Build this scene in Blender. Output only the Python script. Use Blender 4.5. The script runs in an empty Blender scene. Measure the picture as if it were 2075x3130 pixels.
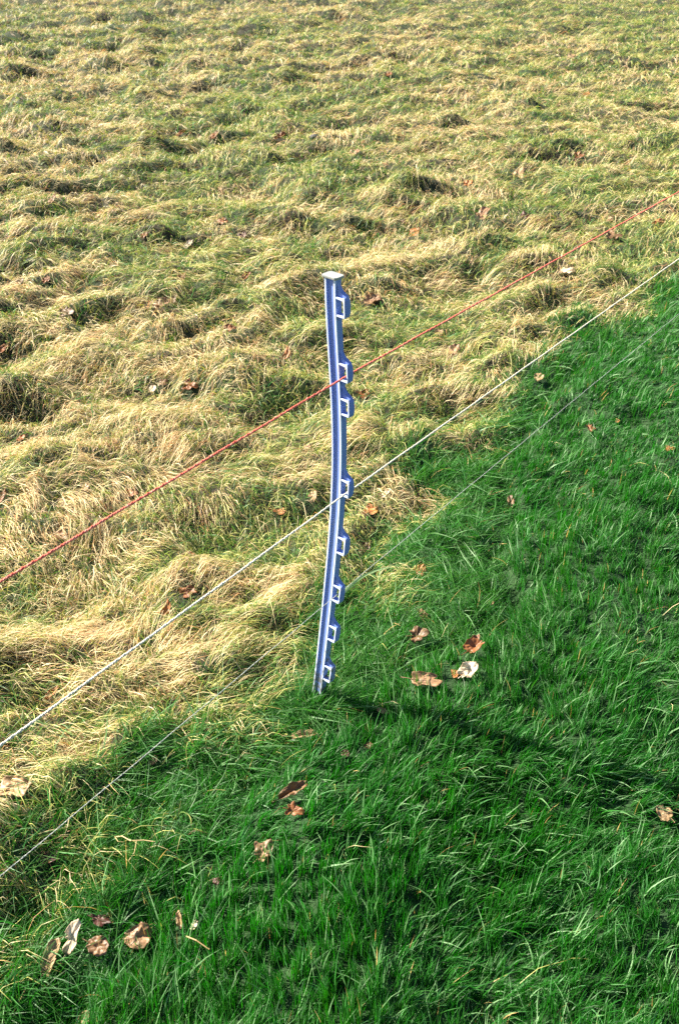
import bpy, bmesh, math
import numpy as np
from mathutils import Vector

# ------------------------------------------------------------------ camera, sky, sun, exposure
SC = bpy.context.scene
COL = SC.collection
H = 1.55                       # camera height above the foot of the post
PITCH = math.radians(33.0)     # looking down
F = 35.0 / 36.0 * 3130.0       # focal length in photo pixels
cam_d = bpy.data.cameras.new('camera'); cam = bpy.data.objects.new('camera', cam_d); COL.objects.link(cam)
cam_d.sensor_fit = 'VERTICAL'; cam_d.sensor_height = 36.0; cam_d.lens = 35.0
cam_d.clip_start = 0.05; cam_d.clip_end = 500.0
cam.location = (0, 0, H); cam.rotation_euler = (math.pi / 2 - PITCH, 0, 0)
cam_d.dof.use_dof = True; cam_d.dof.focus_distance = 1.95; cam_d.dof.aperture_fstop = 11.0
SC.camera = cam

SUN_AZ = math.radians(293.0)   # clockwise from the viewing direction (+Y)
SUN_EL = math.radians(37.0)
W = bpy.data.worlds.new('World'); SC.world = W; W.use_nodes = True
nt = W.node_tree; nt.nodes.clear()
sky = nt.nodes.new('ShaderNodeTexSky'); sky.sky_type = 'NISHITA'; sky.sun_disc = False
sky.sun_elevation = SUN_EL; sky.sun_rotation = SUN_AZ
bg = nt.nodes.new('ShaderNodeBackground'); bg.inputs[1].default_value = 0.05
wo = nt.nodes.new('ShaderNodeOutputWorld')
nt.links.new(sky.outputs[0], bg.inputs[0]); nt.links.new(bg.outputs[0], wo.inputs[0])
sd = bpy.data.lights.new('sun', 'SUN'); sd.energy = 5.0; sd.angle = math.radians(0.53); sd.color = (1.0, 0.92, 0.77)
sun = bpy.data.objects.new('sun', sd); COL.objects.link(sun)
S = Vector((math.sin(SUN_AZ) * math.cos(SUN_EL), math.cos(SUN_AZ) * math.cos(SUN_EL), math.sin(SUN_EL)))
sun.rotation_euler = S.to_track_quat('Z', 'Y').to_euler(); sun.location = (-3, 1, 4)
SC.view_settings.view_transform = 'Standard'; SC.view_settings.look = 'None'
SC.view_settings.exposure = 1.92; SC.view_settings.gamma = 1.0
SC.render.engine = 'CYCLES'
SC.cycles.max_bounces = 6; SC.cycles.diffuse_bounces = 3; SC.cycles.transmission_bounces = 4
SC.cycles.use_denoising = False

rng = np.random.default_rng(7)

# ------------------------------------------------------------------ helpers: photo pixel <-> place
ct, st = math.cos(PITCH), math.sin(PITCH)
def ray(u, v):
    x = (u - 1037.5) / F; y = (1565.0 - v) / F
    return np.array([x, ct + y * st, -st + y * ct])
def project(X, Y, Z):
    zc = Z - H
    d = Y * ct - zc * st
    up = Y * st + zc * ct
    d = np.maximum(d, 1e-3)
    return 1037.5 + F * X / d, 1565.0 - F * up / d, d
def on_plane_z(u, v, z=0.0):
    d = ray(u, v); t = (z - H) / d[2]
    return d * t + np.array([0, 0, H])
def on_plane_y(u, v, y):
    d = ray(u, v); t = y / d[1]
    return d * t + np.array([0, 0, H])

# ------------------------------------------------------------------ noise
_tab = np.random.default_rng(3).random((8, 256, 256))
def vnoise(x, y, ch=0):
    xi = np.floor(x).astype(int); yi = np.floor(y).astype(int)
    fx = x - xi; fy = y - yi
    fx = fx * fx * fx * (fx * (fx * 6 - 15) + 10); fy = fy * fy * fy * (fy * (fy * 6 - 15) + 10)
    T = _tab[ch]
    a = T[xi % 256, yi % 256]; b = T[(xi + 1) % 256, yi % 256]
    c = T[xi % 256, (yi + 1) % 256]; d = T[(xi + 1) % 256, (yi + 1) % 256]
    return (a * (1 - fx) + b * fx) * (1 - fy) + (c * (1 - fx) + d * fx) * fy
def fbm(x, y, ch=0, n=3):
    s = 0.0; a = 0.5; t = 0.0
    for i in range(n):
        s = s + a * vnoise(x * 2 ** i + 17.3 * i, y * 2 ** i + 9.1 * i, (ch + i) % 8); t += a; a *= 0.5
    return s / t
def smooth(e0, e1, x):
    t = np.clip((x - e0) / (e1 - e0), 0, 1); return t * t * (3 - 2 * t)

# ------------------------------------------------------------------ lie of the land
FAZ = math.radians(34.4)                       # the fence runs this way
LB_T = [-3, 0.3, 0.8, 1.0, 1.3, 1.6, 1.95, 2.5, 3.4, 4.4, 6.0, 9.0, 30.0]
LB_S = [-1.0, -1.08, -1.13, -1.08, -1.05, -1.09, -1.17, -1.23, -1.30, -1.15, -0.3, 2.5, 9.0]
def lawn_mask(x, y):
    T = x * math.sin(FAZ) + y * math.cos(FAZ); Sx = x * math.cos(FAZ) - y * math.sin(FAZ)
    n = (fbm(x * 5, y * 5, 2, 3) - 0.5) * 0.46
    wid = 0.12 + 0.10 * smooth(3.0, 6.0, y) + 0.10 * smooth(1.6, 1.1, y) * smooth(-0.1, -0.5, x)
    return smooth(-wid, wid, Sx - np.interp(T, LB_T, LB_S) + n)

LU_T = [-3, 0.41, 0.60, 0.80, 0.95, 1.13, 1.32, 1.55, 1.73, 1.86, 2.05, 2.5, 3.2, 4.4, 6.0, 9.0, 30.0]
LU_S = [-0.86, -0.86, -0.83, -0.87, -0.87, -0.88, -0.88, -0.80, -0.70, -0.72, -0.86, -1.06, -1.16, -1.1, -0.2, 2.6, 9.1]
def lush_mask(x, y):
    T = x * math.sin(FAZ) + y * math.cos(FAZ); Sx = x * math.cos(FAZ) - y * math.sin(FAZ)
    n = (fbm(x * 9, y * 9, 4, 2) - 0.5) * 0.07
    return Sx - np.interp(T, LU_T, LU_S) + n
# tussocks seen in the photo: (u, v) of the dark hollow beside each and its width in photo pixels
TUS = [(1100,168,150),(40,40,90),(292,66,90),(497,28,110),(160,88,90),(259,520,0),(259,418,200),(13,478,120),(285,505,130),
 (490,468,210),(86,588,170),(160,670,120),(763,426,100),(200,776,120),(66,829,150),(928,812,120),(1654,112,110),(1449,251,120),
 (1080,340,110),(1410,388,90),(1746,466,120),(1345,594,150),(1250,640,150),(1667,830,140),(1106,690,100),(1786,667,90),
 (86,1262,220),(265,1431,160),(690,1262,110),(60,1330,120),(398,1385,90),(166,1625,130),(310,1655,90),(133,1905,140),
 (796,1935,220),(40,2041,260),(640,2080,150),(1130,1420,130),(1200,1360,120),(560,735,100),(960,990,90),(700,850,90),
 (330,960,110),(560,1010,110),(30,960,120),(1340,1010,90),(1230,880,110),(1500,760,120),(1900,800,90),(650,330,110),
 (330,215,80),(760,120,90),(900,215,90),(1220,90,80),(1350,160,80),(1580,210,80),(1850,180,80),(1960,330,90),(1640,330,90),(120,230,110)]
_TB = []
for (u, v, w) in TUS:
    if w == 0: continue
    g = on_plane_z(u, v); _, _, d = project(g[0], g[1], 0.0); _TB.append((g[0], g[1], w / F * d))
def height(x, y):
    lm = lawn_mask(x, y)
    wx = x + 0.25 * (fbm(x * 1.7, y * 1.7, 5, 2) - 0.5); wy = y + 0.25 * (fbm(x * 1.7 + 40, y * 1.7, 6, 2) - 0.5)
    q = wx * 0.91 + wy * 0.41; p = -wx * 0.41 + wy * 0.91
    r = 1 - np.abs(2 * fbm(q * 1.25, p * 1.9, 0, 2) - 1) * 2.2
    r2 = fbm(q * 4.2, p * 5.6, 1, 3) - 0.5
    left = 0.75 + 0.5 * smooth(1.5, -3.5, x - 0.2 * (y - 3))
    h = (0.058 * (r - 0.5) + 0.120 * r2) * left
    h = h + (fbm(x * 11, y * 11, 4, 2) - 0.5) * 0.030
    for (cx, cy, w) in _TB:
        m = np.abs(x - cx) + np.abs(y - cy) < 3.2 * w + 0.1
        if not np.any(m): continue
        xx = x[m]; yy = y[m]
        b = np.exp(-(((xx - cx + 0.42 * w) / (0.85 * w)) ** 2 + ((yy - cy - 0.24 * w) / (0.40 * w)) ** 2))
        c = np.exp(-(((xx - cx) / (0.55 * w)) ** 2 + ((yy - cy + 0.04 * w + 0.12 * (xx - cx)) / (0.19 * w)) ** 2))
        h[m] += np.minimum(0.25 * w, 0.075) * b - np.minimum(0.17 * w, 0.045) * c
    h *= (1 - 0.92 * lm) * smooth(40, 20, np.hypot(x, y))
    h += lm * ((fbm(x * 3.2, y * 3.2, 3, 3) - 0.5) * 0.07 + (fbm(x * 13, y * 13, 5, 2) - 0.5) * 0.045)
    ls = lush_mask(x, y); nearz = smooth(4.5, 3.0, np.hypot(x, y))
    h += nearz * lm * (0.022 * smooth(-0.02, 0.05, ls) - 0.020 * np.exp(-((ls + 0.035) / 0.035) ** 2))
    # a low lip of thatch along the edge of the mown strip
    Tt = x * math.sin(FAZ) + y * math.cos(FAZ); Sx = x * math.cos(FAZ) - y * math.sin(FAZ)
    h += 0.045 * np.exp(-((Sx - np.interp(Tt, LB_T, LB_S) + 0.13) / 0.075) ** 2) * smooth(0.35, 0.6, fbm(x * 4 + 2, y * 4, 2, 2)) * smooth(6, 4, y)
    near = np.exp(-(((x + 0.05) / 0.16) ** 2 + ((y - 1.62) / 0.16) ** 2))
    return h * (1 - 0.85 * near) - 0.004
def h1(x, y): return float(height(np.array([float(x)]), np.array([float(y)]))[0])
def land(u, v, lift=0.0):
    z = 0.0
    for _ in range(8):
        g = on_plane_z(u, v, z + lift); z = 0.5 * z + 0.5 * h1(g[0], g[1])
    g = on_plane_z(u, v, z + lift); return g

# ------------------------------------------------------------------ mesh and material helpers
def new_mat(name):
    m = bpy.data.materials.new(name); m.use_nodes = True
    n = m.node_tree; b = n.nodes['Principled BSDF']; return m, n, b
def N(n, t, **kw):
    x = n.nodes.new(t)
    for k, v in kw.items(): setattr(x, k, v)
    return x
def mesh_obj(name, verts, faces, mat=None, parent=None, smooth_it=False):
    me = bpy.data.meshes.new(name); me.from_pydata([tuple(v) for v in verts], [], faces); me.validate()
    if smooth_it: me.shade_smooth()
    o = bpy.data.objects.new(name, me); COL.objects.link(o)
    if mat: me.materials.append(mat)
    if parent: o.parent = parent
    return o
def tag(o, label=None, cat=None, group=None, kind=None):
    if label: o['label'] = label
    if cat: o['category'] = cat
    if group: o['group'] = group
    if kind: o['kind'] = kind
    return o
def fast_mesh(name, V, Q, T, colr, mat, parent=None):
    """V (n,3); Q (m,4) quads; T (k,3) triangles; colr (n,3) point colours"""
    me = bpy.data.meshes.new(name)
    me.vertices.add(len(V)); me.vertices.foreach_set('co', V.astype(np.float32).ravel())
    nl = Q.size + T.size
    me.loops.add(nl); me.polygons.add(len(Q) + len(T))
    me.loops.foreach_set('vertex_index', np.concatenate([Q.ravel(), T.ravel()]).astype(np.int32))
    ls = np.concatenate([np.arange(len(Q)) * 4, Q.size + np.arange(len(T)) * 3]).astype(np.int32)
    me.polygons.foreach_set('loop_start', ls)
    me.polygons.foreach_set('use_smooth', np.ones(len(Q) + len(T), dtype=bool))
    me.update(calc_edges=True)
    a = me.attributes.new('Tint', 'FLOAT_COLOR', 'POINT')
    a.data.foreach_set('color', np.concatenate([colr, np.ones((len(colr), 1))], 1).astype(np.float32).ravel())
    me.materials.append(mat)
    o = bpy.data.objects.new(name, me); COL.objects.link(o)
    if parent: o.parent = parent
    return o

def blade_mat(name, rough, spec, trans, boost):
    m, n, b = new_mat(name)
    at = N(n, 'ShaderNodeAttribute', attribute_name='Tint')
    n.links.new(at.outputs['Color'], b.inputs['Base Color'])
    b.inputs['Roughness'].default_value = rough; b.inputs['Specular IOR Level'].default_value = spec
    tr = N(n, 'ShaderNodeBsdfTranslucent')
    hs = N(n, 'ShaderNodeHueSaturation'); hs.inputs['Saturation'].default_value = 1.12; hs.inputs['Value'].default_value = boost
    n.links.new(at.outputs['Color'], hs.inputs['Color']); n.links.new(hs.outputs[0], tr.inputs[0])
    mx = N(n, 'ShaderNodeMixShader'); mx.inputs[0].default_value = trans
    n.links.new(b.outputs[0], mx.inputs[1]); n.links.new(tr.outputs[0], mx.inputs[2])
    n.links.new(mx.outputs[0], n.nodes['Material Output'].inputs[0]); return m
M_LAWN = blade_mat('green_blades', 0.45, 0.25, 0.40, 1.45)
M_HAY = blade_mat('straw_blades', 0.5, 0.4, 0.30, 1.1)
M_LEAF = blade_mat('dead_leaf', 0.5, 0.4, 0.18, 1.0)

# soil and thatch under the grass
M_SOIL, n, b = new_mat('soil')
tc = N(n, 'ShaderNodeTexCoord'); n1 = N(n, 'ShaderNodeTexNoise'); n1.inputs['Scale'].default_value = 60; n1.inputs['Detail'].default_value = 8
n2 = N(n, 'ShaderNodeTexNoise'); n2.inputs['Scale'].default_value = 3.0; n2.inputs['Detail'].default_value = 5
cr = N(n, 'ShaderNodeValToRGB'); cr.color_ramp.elements[0].color = (0.010, 0.011, 0.005, 1); cr.color_ramp.elements[1].color = (0.045, 0.036, 0.014, 1)
cr.color_ramp.elements[0].position = 0.35; cr.color_ramp.elements[1].position = 0.75
mxr = N(n, 'ShaderNodeMixRGB'); mxr.inputs[2].default_value = (0.02, 0.035, 0.010, 1)
cr2 = N(n, 'ShaderNodeValToRGB'); cr2.color_ramp.elements[0].position = 0.42; cr2.color_ramp.elements[1].position = 0.6
n.links.new(tc.outputs['Object'], n1.inputs[0]); n.links.new(tc.outputs['Object'], n2.inputs[0])
n.links.new(n1.outputs[0], cr.inputs[0]); n.links.new(cr.outputs[0], mxr.inputs[1]); n.links.new(n2.outputs[0], cr2.inputs[0])
n.links.new(cr2.outputs[0], mxr.inputs[0]); att = N(n, 'ShaderNodeAttribute', attribute_name='Tint'); mg = N(n, 'ShaderNodeMixRGB'); mg.inputs[2].default_value = (0.010, 0.050, 0.008, 1)
n.links.new(att.outputs['Fac'], mg.inputs[0]); n.links.new(mxr.outputs[0], mg.inputs[1])
n.links.new(mg.outputs[0], b.inputs['Base Color']); b.inputs['Roughness'].default_value = 0.95
bp = N(n, 'ShaderNodeBump'); bp.inputs['Distance'].default_value = 0.01; n.links.new(n1.outputs[0], bp.inputs['Height']); n.links.new(bp.outputs[0], b.inputs['Normal'])

# ------------------------------------------------------------------ ground: one sheet, fine near the camera, out to the horizon
def axis(lo, hi, fine_lo, fine_hi, step, grow=1.10):
    a = list(np.arange(fine_lo, fine_hi, step)); s = step; x = a[-1]
    while x < hi: s *= grow; x += s; a.append(x)
    s = step; x = a[0]; b = []
    while x > lo: s *= grow; x -= s; b.append(x)
    return np.array(b[::-1] + a)
gx = axis(-120, 120, -3.0, 3.0, 0.03, 1.03); gy = axis(-60, 200, 0.2, 5.0, 0.03, 1.022)
GX, GY = np.meshgrid(gx, gy, indexing='ij'); GZ = height(GX.ravel(), GY.ravel())
nx, ny = GX.shape
idx = np.arange(nx * ny).reshape(nx, ny)
Q = np.stack([idx[:-1, :-1], idx[1:, :-1], idx[1:, 1:], idx[:-1, 1:]], -1).reshape(-1, 4)
V = np.stack([GX.ravel(), GY.ravel(), GZ], 1)
ground = fast_mesh('ground', V, Q, np.zeros((0, 3), int), np.repeat(0.8 * lawn_mask(V[:, 0], V[:, 1])[:, None], 3, 1), M_SOIL)
tag(ground, kind='structure')

# ------------------------------------------------------------------ fence post
def plastic(name, c, c2, worn):
    m, n, b = new_mat(name)
    tc = N(n, 'ShaderNodeTexCoord'); a = N(n, 'ShaderNodeTexNoise'); a.inputs['Scale'].default_value = 420; a.inputs['Detail'].default_value = 3
    d = N(n, 'ShaderNodeTexNoise'); d.inputs['Scale'].default_value = 22; d.inputs['Detail'].default_value = 6
    mp = N(n, 'ShaderNodeMapping'); mp.inputs['Scale'].default_value = (1, 1, 0.25)
    n.links.new(tc.outputs['Object'], a.inputs[0]); n.links.new(tc.outputs['Object'], mp.inputs[0]); n.links.new(mp.outputs[0], d.inputs[0])
    r1 = N(n, 'ShaderNodeValToRGB'); r1.color_ramp.elements[0].color = (*c, 1); r1.color_ramp.elements[1].color = (*c2, 1)
    r1.color_ramp.elements[0].position = 0.40; r1.color_ramp.elements[1].position = 0.72
    n.links.new(d.outputs[0], r1.inputs[0])
    r2 = N(n, 'ShaderNodeValToRGB'); r2.color_ramp.elements[0].position = 0.50; r2.color_ramp.elements[1].position = 0.74
    n.links.new(a.outputs[0], r2.inputs[0])
    mx = N(n, 'ShaderNodeMixRGB'); mx.inputs[2].default_value = (*worn, 1)
    ml = N(n, 'ShaderNodeMath', operation='MULTIPLY'); ml.inputs[1].default_value = 0.22
    n.links.new(r2.outputs[0], ml.inputs[0]); n.links.new(ml.outputs[0], mx.inputs[0]); n.links.new(r1.outputs[0], mx.inputs[1])
    sp = N(n, 'ShaderNodeSeparateXYZ'); n.links.new(tc.outputs['Object'], sp.inputs[0])
    mr = N(n, 'ShaderNodeMapRange'); mr.inputs['From Min'].default_value = 0.22; mr.inputs['From Max'].default_value = 0.02; mr.inputs['To Min'].default_value = -0.14; mr.inputs['To Max'].default_value = 0.22
    n.links.new(sp.outputs['Z'], mr.inputs['Value'])
    e = N(n, 'ShaderNodeTexNoise'); e.inputs['Scale'].default_value = 75; e.inputs['Detail'].default_value = 5; n.links.new(tc.outputs['Object'], e.inputs[0])
    ad = N(n, 'ShaderNodeMath', operation='ADD'); n.links.new(e.outputs[0], ad.inputs[0]); n.links.new(mr.outputs[0], ad.inputs[1])
    r3 = N(n, 'ShaderNodeValToRGB'); r3.color_ramp.elements[0].position = 0.54; r3.color_ramp.elements[1].position = 0.72; r3.color_ramp.elements[1].color = (0.8, 0.8, 0.8, 1); n.links.new(ad.outputs[0], r3.inputs[0])
    mz = N(n, 'ShaderNodeMixRGB'); mz.inputs[2].default_value = (0.13, 0.115, 0.055, 1); n.links.new(r3.outputs[0], mz.inputs[0]); n.links.new(mx.outputs[0], mz.inputs[1])
    n.links.new(mz.outputs[0], b.inputs['Base Color']); b.inputs['Roughness'].default_value = 0.42
    bp = N(n, 'ShaderNodeBump'); bp.inputs['Strength'].default_value = 0.25; bp.inputs['Distance'].default_value = 0.0006
    n.links.new(a.outputs[0], bp.inputs['Height']); n.links.new(bp.outputs[0], b.inputs['Normal'])
    return m
M_BLUE = plastic('blue_plastic', (0.135, 0.215, 0.58), (0.21, 0.30, 0.60), (0.36, 0.42, 0.60))
M_RIM = plastic('worn_glare_plastic', (0.60, 0.68, 0.90), (0.70, 0.76, 0.92), (0.80, 0.83, 0.92))  # wear plus painted sun highlight and flare, both in the pale colour
M_CAP = plastic('weathered_cap', (0.25, 0.27, 0.27), (0.34, 0.35, 0.31), (0.42, 0.40, 0.32))

BAZ = math.radians(42.0)
bv = np.array([math.sin(BAZ), math.cos(BAZ), 0.0]); av = np.array([math.cos(BAZ), -math.sin(BAZ), 0.0])
YP = 1.622
PATH = [(1023, 848), (1024.5, 880), (1026.8, 1011), (1031, 1060), (1035, 1117), (1040.8, 1280), (1043.8, 1377), (1042.6, 1440), (1040.0, 1504),
        (1031.5, 1609), (1024.5, 1715), (1015.5, 1827), (999.4, 1954), (984.6, 2080), (976, 2150)]
pz, px = [], []
for (u, v) in PATH:
    p = on_plane_y(u, v, YP - 0.016); pz.append(p[2]); px.append(p[0])
pz = np.array(pz)[::-1]; px = np.array(px)[::-1]
_pf = np.polyfit(pz, px, 5); pz = np.linspace(pz[0], pz[-1], 60); px = np.polyval(_pf, pz)
def corner(z):
    zz = max(z, pz[0]); x = np.interp(zz, pz, px)
    xs = np.mean([np.interp(np.clip(zz + d, pz[0], pz[-1]), pz, px) for d in (-0.03, -0.015, 0, 0.015, 0.03)])
    x = 0.35 * x + 0.65 * xs
    if z < pz[0]: x += (z - pz[0]) * 0.12
    return np.array([x, YP - 0.016, z])
ztop = pz[-1] - 0.004
post = bpy.data.objects.new('fence_post', None); COL.objects.link(post)
post.location = (float(corner(0)[0]), YP, 0.0)
tag(post, 'blue plastic electric fence post with moulded wire lugs, slightly bowed, standing in the grass', 'fence post')
PL = np.array(post.location)
def loft(name, poly, z0, z1, nz, mat, parent):
    vs = []; fs = []; k = len(poly)
    for i in range(nz + 1):
        z = z0 + (z1 - z0) * i / nz; c = corner(z)
        for (a_, b_) in poly: vs.append(c + av * a_ * 1e-3 + bv * b_ * 1e-3 - PL)
    for i in range(nz):
        for j in range(k):
            j2 = (j + 1) % k; fs.append((i * k + j, i * k + j2, (i + 1) * k + j2, (i + 1) * k + j))
    fs.append(tuple(range(k))[::-1]); fs.append(tuple(nz * k + j for j in range(k)))
    o = mesh_obj(name, vs, fs, mat, parent)
    bm = bmesh.new(); bm.from_mesh(o.data); bmesh.ops.recalc_face_normals(bm, faces=bm.faces)
    bm.to_mesh(o.data); bm.free(); return o
# a U-shaped section open to the front left, with two worn rims, sun glare painted in
SEC = [(-0.3, 0.6), (0, 2.5), (0, 15.5), (-24, 15.5), (-24, 2.5), (-23.7, 0.6), (-20.7, 0.6), (-20.2, 3.4), (-4.6, 3.4), (-4.0, 0.6)]
shaft = loft('shaft', SEC, -0.12, ztop, 110, M_BLUE, post)
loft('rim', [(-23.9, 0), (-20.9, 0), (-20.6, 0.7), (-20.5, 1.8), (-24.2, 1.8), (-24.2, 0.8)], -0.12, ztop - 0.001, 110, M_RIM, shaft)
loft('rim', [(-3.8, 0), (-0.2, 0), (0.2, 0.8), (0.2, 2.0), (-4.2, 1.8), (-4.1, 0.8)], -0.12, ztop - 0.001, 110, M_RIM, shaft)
# flat diamond-set cap
bm = bmesh.new()
cpoly = [(-28, -3.0), (4.0, -3.0), (5, -2), (5, 20), (4, 21.5), (-27, 21.5), (-28.5, 20), (-28.5, -2)]
c = corner(ztop)
cpoly = [(-26, -3.4), (1.5, -3.4), (4.0, -1.4), (5.2, 2), (5.2, 16), (3.8, 19.2), (0, 20.5), (-23, 20.5), (-27, 19), (-28.6, 15), (-28.6, 1), (-28, -2)]
lo = [bm.verts.new(tuple(c + av * a_ * 1e-3 + bv * b_ * 1e-3 + np.array([0, 0, -0.0005]) - PL)) for a_, b_ in cpoly]
hi = [bm.verts.new(tuple(c + av * a_ * 1e-3 + bv * b_ * 1e-3 + np.array([0, 0, 0.0042]) - PL)) for a_, b_ in cpoly]
k = len(lo); bm.faces.new(lo[::-1]); bm.faces.new(hi)
for j in range(k): bm.faces.new((lo[j], lo[(j + 1) % k], hi[(j + 1) % k], hi[j]))
bmesh.ops.bevel(bm, geom=list(bm.edges), offset=0.0013, segments=2, affect='EDGES', profile=0.6)
bmesh.ops.recalc_face_normals(bm, faces=bm.faces)
me = bpy.data.meshes.new('top_cap'); bm.to_mesh(me); bm.free(); me.materials.append(M_CAP)
capo = bpy.data.objects.new('top_cap', me); COL.objects.link(capo); capo.parent = post

def prism_ab(name, prof, b0, b1, zc, mat, parent, bev=0.0006):
    """profile in (a, z) millimetres extruded along b"""
    bm = bmesh.new(); L = []
    for bb in (b0, b1):
        row = []
        for (a_, z_) in prof:
            z = zc + z_ * 1e-3; c = corner(z); row.append(bm.verts.new(tuple(c + av * a_ * 1e-3 + bv * bb * 1e-3 - PL)))
        L.append(row)
    k = len(prof)
    bm.faces.new(L[0]); bm.faces.new(L[1][::-1])
    for j in range(k): bm.faces.new((L[0][j], L[1][j], L[1][(j + 1) % k], L[0][(j + 1) % k]))
    if bev: bmesh.ops.bevel(bm, geom=list(bm.edges), offset=bev, segments=2, affect='EDGES')
    bmesh.ops.triangulate(bm, faces=[f for f in bm.faces if len(f.verts) > 4])
    bmesh.ops.recalc_face_normals(bm, faces=bm.faces)
    me = bpy.data.meshes.new(name); bm.to_mesh(me); bm.free(); me.materials.append(mat)
    o = bpy.data.objects.new(name, me); COL.objects.link(o); o.parent = parent; return o
LUGS = [(908, 962), (1110, 1159), (1217.6, 1264), (1465.6, 1510), (1641, 1686.6), (1787.7, 1832), (1911.5, 1951.6), (2034, 2074)]
lug_z = []
for i, (v0, v1) in enumerate(LUGS):
    z0 = on_plane_y(1040, v1 + 5, YP - 0.02)[2]; z1 = on_plane_y(1040, v0 + 5, YP - 0.02)[2]
    zc = 0.5 * (z0 + z1); hh = (z1 - z0) * 500.0; lug_z.append((z0, z1))
    t = 1.6
    ring = [(-0.4, hh + t), (14, hh + t), (19, hh + t + 1.5), (22, hh - 1), (22.6, 4), (22.0, -hh + 5), (19.6, -hh - t), (-0.4, -hh - t),
            (-0.4, -hh + t), (17.5, -hh + t), (19.0, -hh + 5), (19.2, hh - 4), (17.5, hh - t), (-0.4, hh - t)]
    lg = prism_ab('lug', ring, 1.6, 13.5, zc, M_BLUE, post)
    # worn front edge of the ring, sunlight on it put into the pale colour
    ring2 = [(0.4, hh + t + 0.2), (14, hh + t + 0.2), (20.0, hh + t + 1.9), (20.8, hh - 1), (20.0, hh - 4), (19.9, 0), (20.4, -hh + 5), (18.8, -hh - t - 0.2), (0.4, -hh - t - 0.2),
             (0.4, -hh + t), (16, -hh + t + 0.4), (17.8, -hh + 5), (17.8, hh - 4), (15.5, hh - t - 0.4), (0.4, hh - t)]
    prism_ab('worn_glare_edge', ring2, 0.4, 2.0, zc, M_RIM, lg, 0.0003)
    prism_ab('gusset', [(-0.5, hh + 24), (2, hh + 18), (8, hh + 10), (20.5, hh + 4.0), (21.5, hh + 1), (-0.5, hh + 1)], 4.5, 13.0, zc, M_BLUE, lg)
    prism_ab('lower_gusset', [(-0.5, -hh - 1), (18, -hh - 1), (15, -hh - 4), (6, -hh - 7), (-0.5, -hh - 10)], 4.5, 13.0, zc, M_BLUE, lg)

# ------------------------------------------------------------------ three fence wires, twisted strands
def poly_mat(name, c, c2):
    m, n, b = new_mat(name)
    tc = N(n, 'ShaderNodeTexCoord'); a = N(n, 'ShaderNodeTexNoise'); a.inputs['Scale'].default_value = 160
    n.links.new(tc.outputs['Object'], a.inputs[0])
    r = N(n, 'ShaderNodeValToRGB'); r.color_ramp.elements[0].color = (*c, 1); r.color_ramp.elements[1].color = (*c2, 1)
    r.color_ramp.elements[0].position = 0.4; r.color_ramp.elements[1].position = 0.7
    n.links.new(a.outputs[0], r.inputs[0]); n.links.new(r.outputs[0], b.inputs['Base Color']); b.inputs['Roughness'].default_value = 0.45
    return m
M_RED = poly_mat('red_polywire', (0.78, 0.12, 0.075), (0.85, 0.24, 0.17)); M_RED2 = poly_mat('pale_red_strand', (0.80, 0.14, 0.09), (0.85, 0.35, 0.27))
M_WHITE = poly_mat('white_polywire', (0.70, 0.64, 0.50), (0.82, 0.77, 0.64)); M_GREY = poly_mat('grey_polywire', (0.33, 0.35, 0.32), (0.50, 0.52, 0.48))
def wire_points(lz, P_uv, L_uv, R_uv, beta):
    """P at the lug; the two far ends lie in the upright plane of the fence line, where the photo shows them"""
    c = corner(lz); P = c + av * beta * 1e-3 + bv * 7e-3; P[2] = on_plane_y(P_uv[0], P_uv[1], P[1])[2]
    nrm = np.array([math.cos(FAZ), -math.sin(FAZ), 0.0])
    out = []
    for (u, v) in (L_uv, R_uv):
        d = ray(u, v); o = np.array([0, 0, H]); t = np.dot(P - o, nrm) / np.dot(d, nrm); out.append(o + d * t)
    return out[0], P, out[1]
def twisted(name, pts, R, mats, label, cat, pitch=0.016):
    Lp, P, Rp = pts
    A = P + (Lp - P) * 1.55; B = P + (Rp - P) * 1.9
    root = bpy.data.objects.new(name, None); COL.objects.link(root); root.location = tuple(P)
    tag(root, label, cat)
    for s_i, mat in enumerate(mats):
        vs = []; k = 5
        for (p0, p1) in ((A, P), (P, B)):
            Ln = np.linalg.norm(p1 - p0); d = (p1 - p0) / Ln; n_ = int(Ln / (pitch / 6.0))
            sx = np.cross(d, [0, 0, 1]); sx /= np.linalg.norm(sx); sy = np.cross(sx, d)
            tt = np.linspace(0, 1, n_ + 1)
            if p0 is P: tt = tt[1:]
            s_ = tt * Ln + (0 if p0 is A else np.linalg.norm(P - A))
            sag = 4 * 0.0012 * Ln * tt * (1 - tt)
            ph = s_ / pitch * 2 * math.pi + s_i * 2 * math.pi / len(mats) + 0.4 * np.sin(s_ * 9)
            cc = p0 + np.outer(tt * Ln, d) + np.outer(np.cos(ph), sx) * R * 0.5 + np.outer(np.sin(ph), sy) * R * 0.5
            cc[:, 2] += 0.0006 * np.sin(s_ * 31 + s_i)
            for j in range(k):
                an = 2 * math.pi * j / k
                vs.append((cc + (math.cos(an) * sx + math.sin(an) * sy) * R * 0.56)[:, None, :] if j == 0 else (cc + (math.cos(an) * sx + math.sin(an) * sy) * R * 0.56)[:, None, :])
            seg = np.concatenate(vs[-k:], 1); vs = vs[:-k] + [seg]
        Vv = np.concatenate(vs, 0); m_ = len(Vv)
        I = np.arange(m_ * k).reshape(m_, k); J = np.roll(I, -1, 1)
        Qd = np.stack([I[:-1], J[:-1], J[1:], I[1:]], -1).reshape(-1, 4)
        fast_mesh('strand', Vv.reshape(-1, 3) - P, Qd, np.zeros((0, 3), int), np.ones((m_ * k, 3)), mat, root)
    return root
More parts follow.
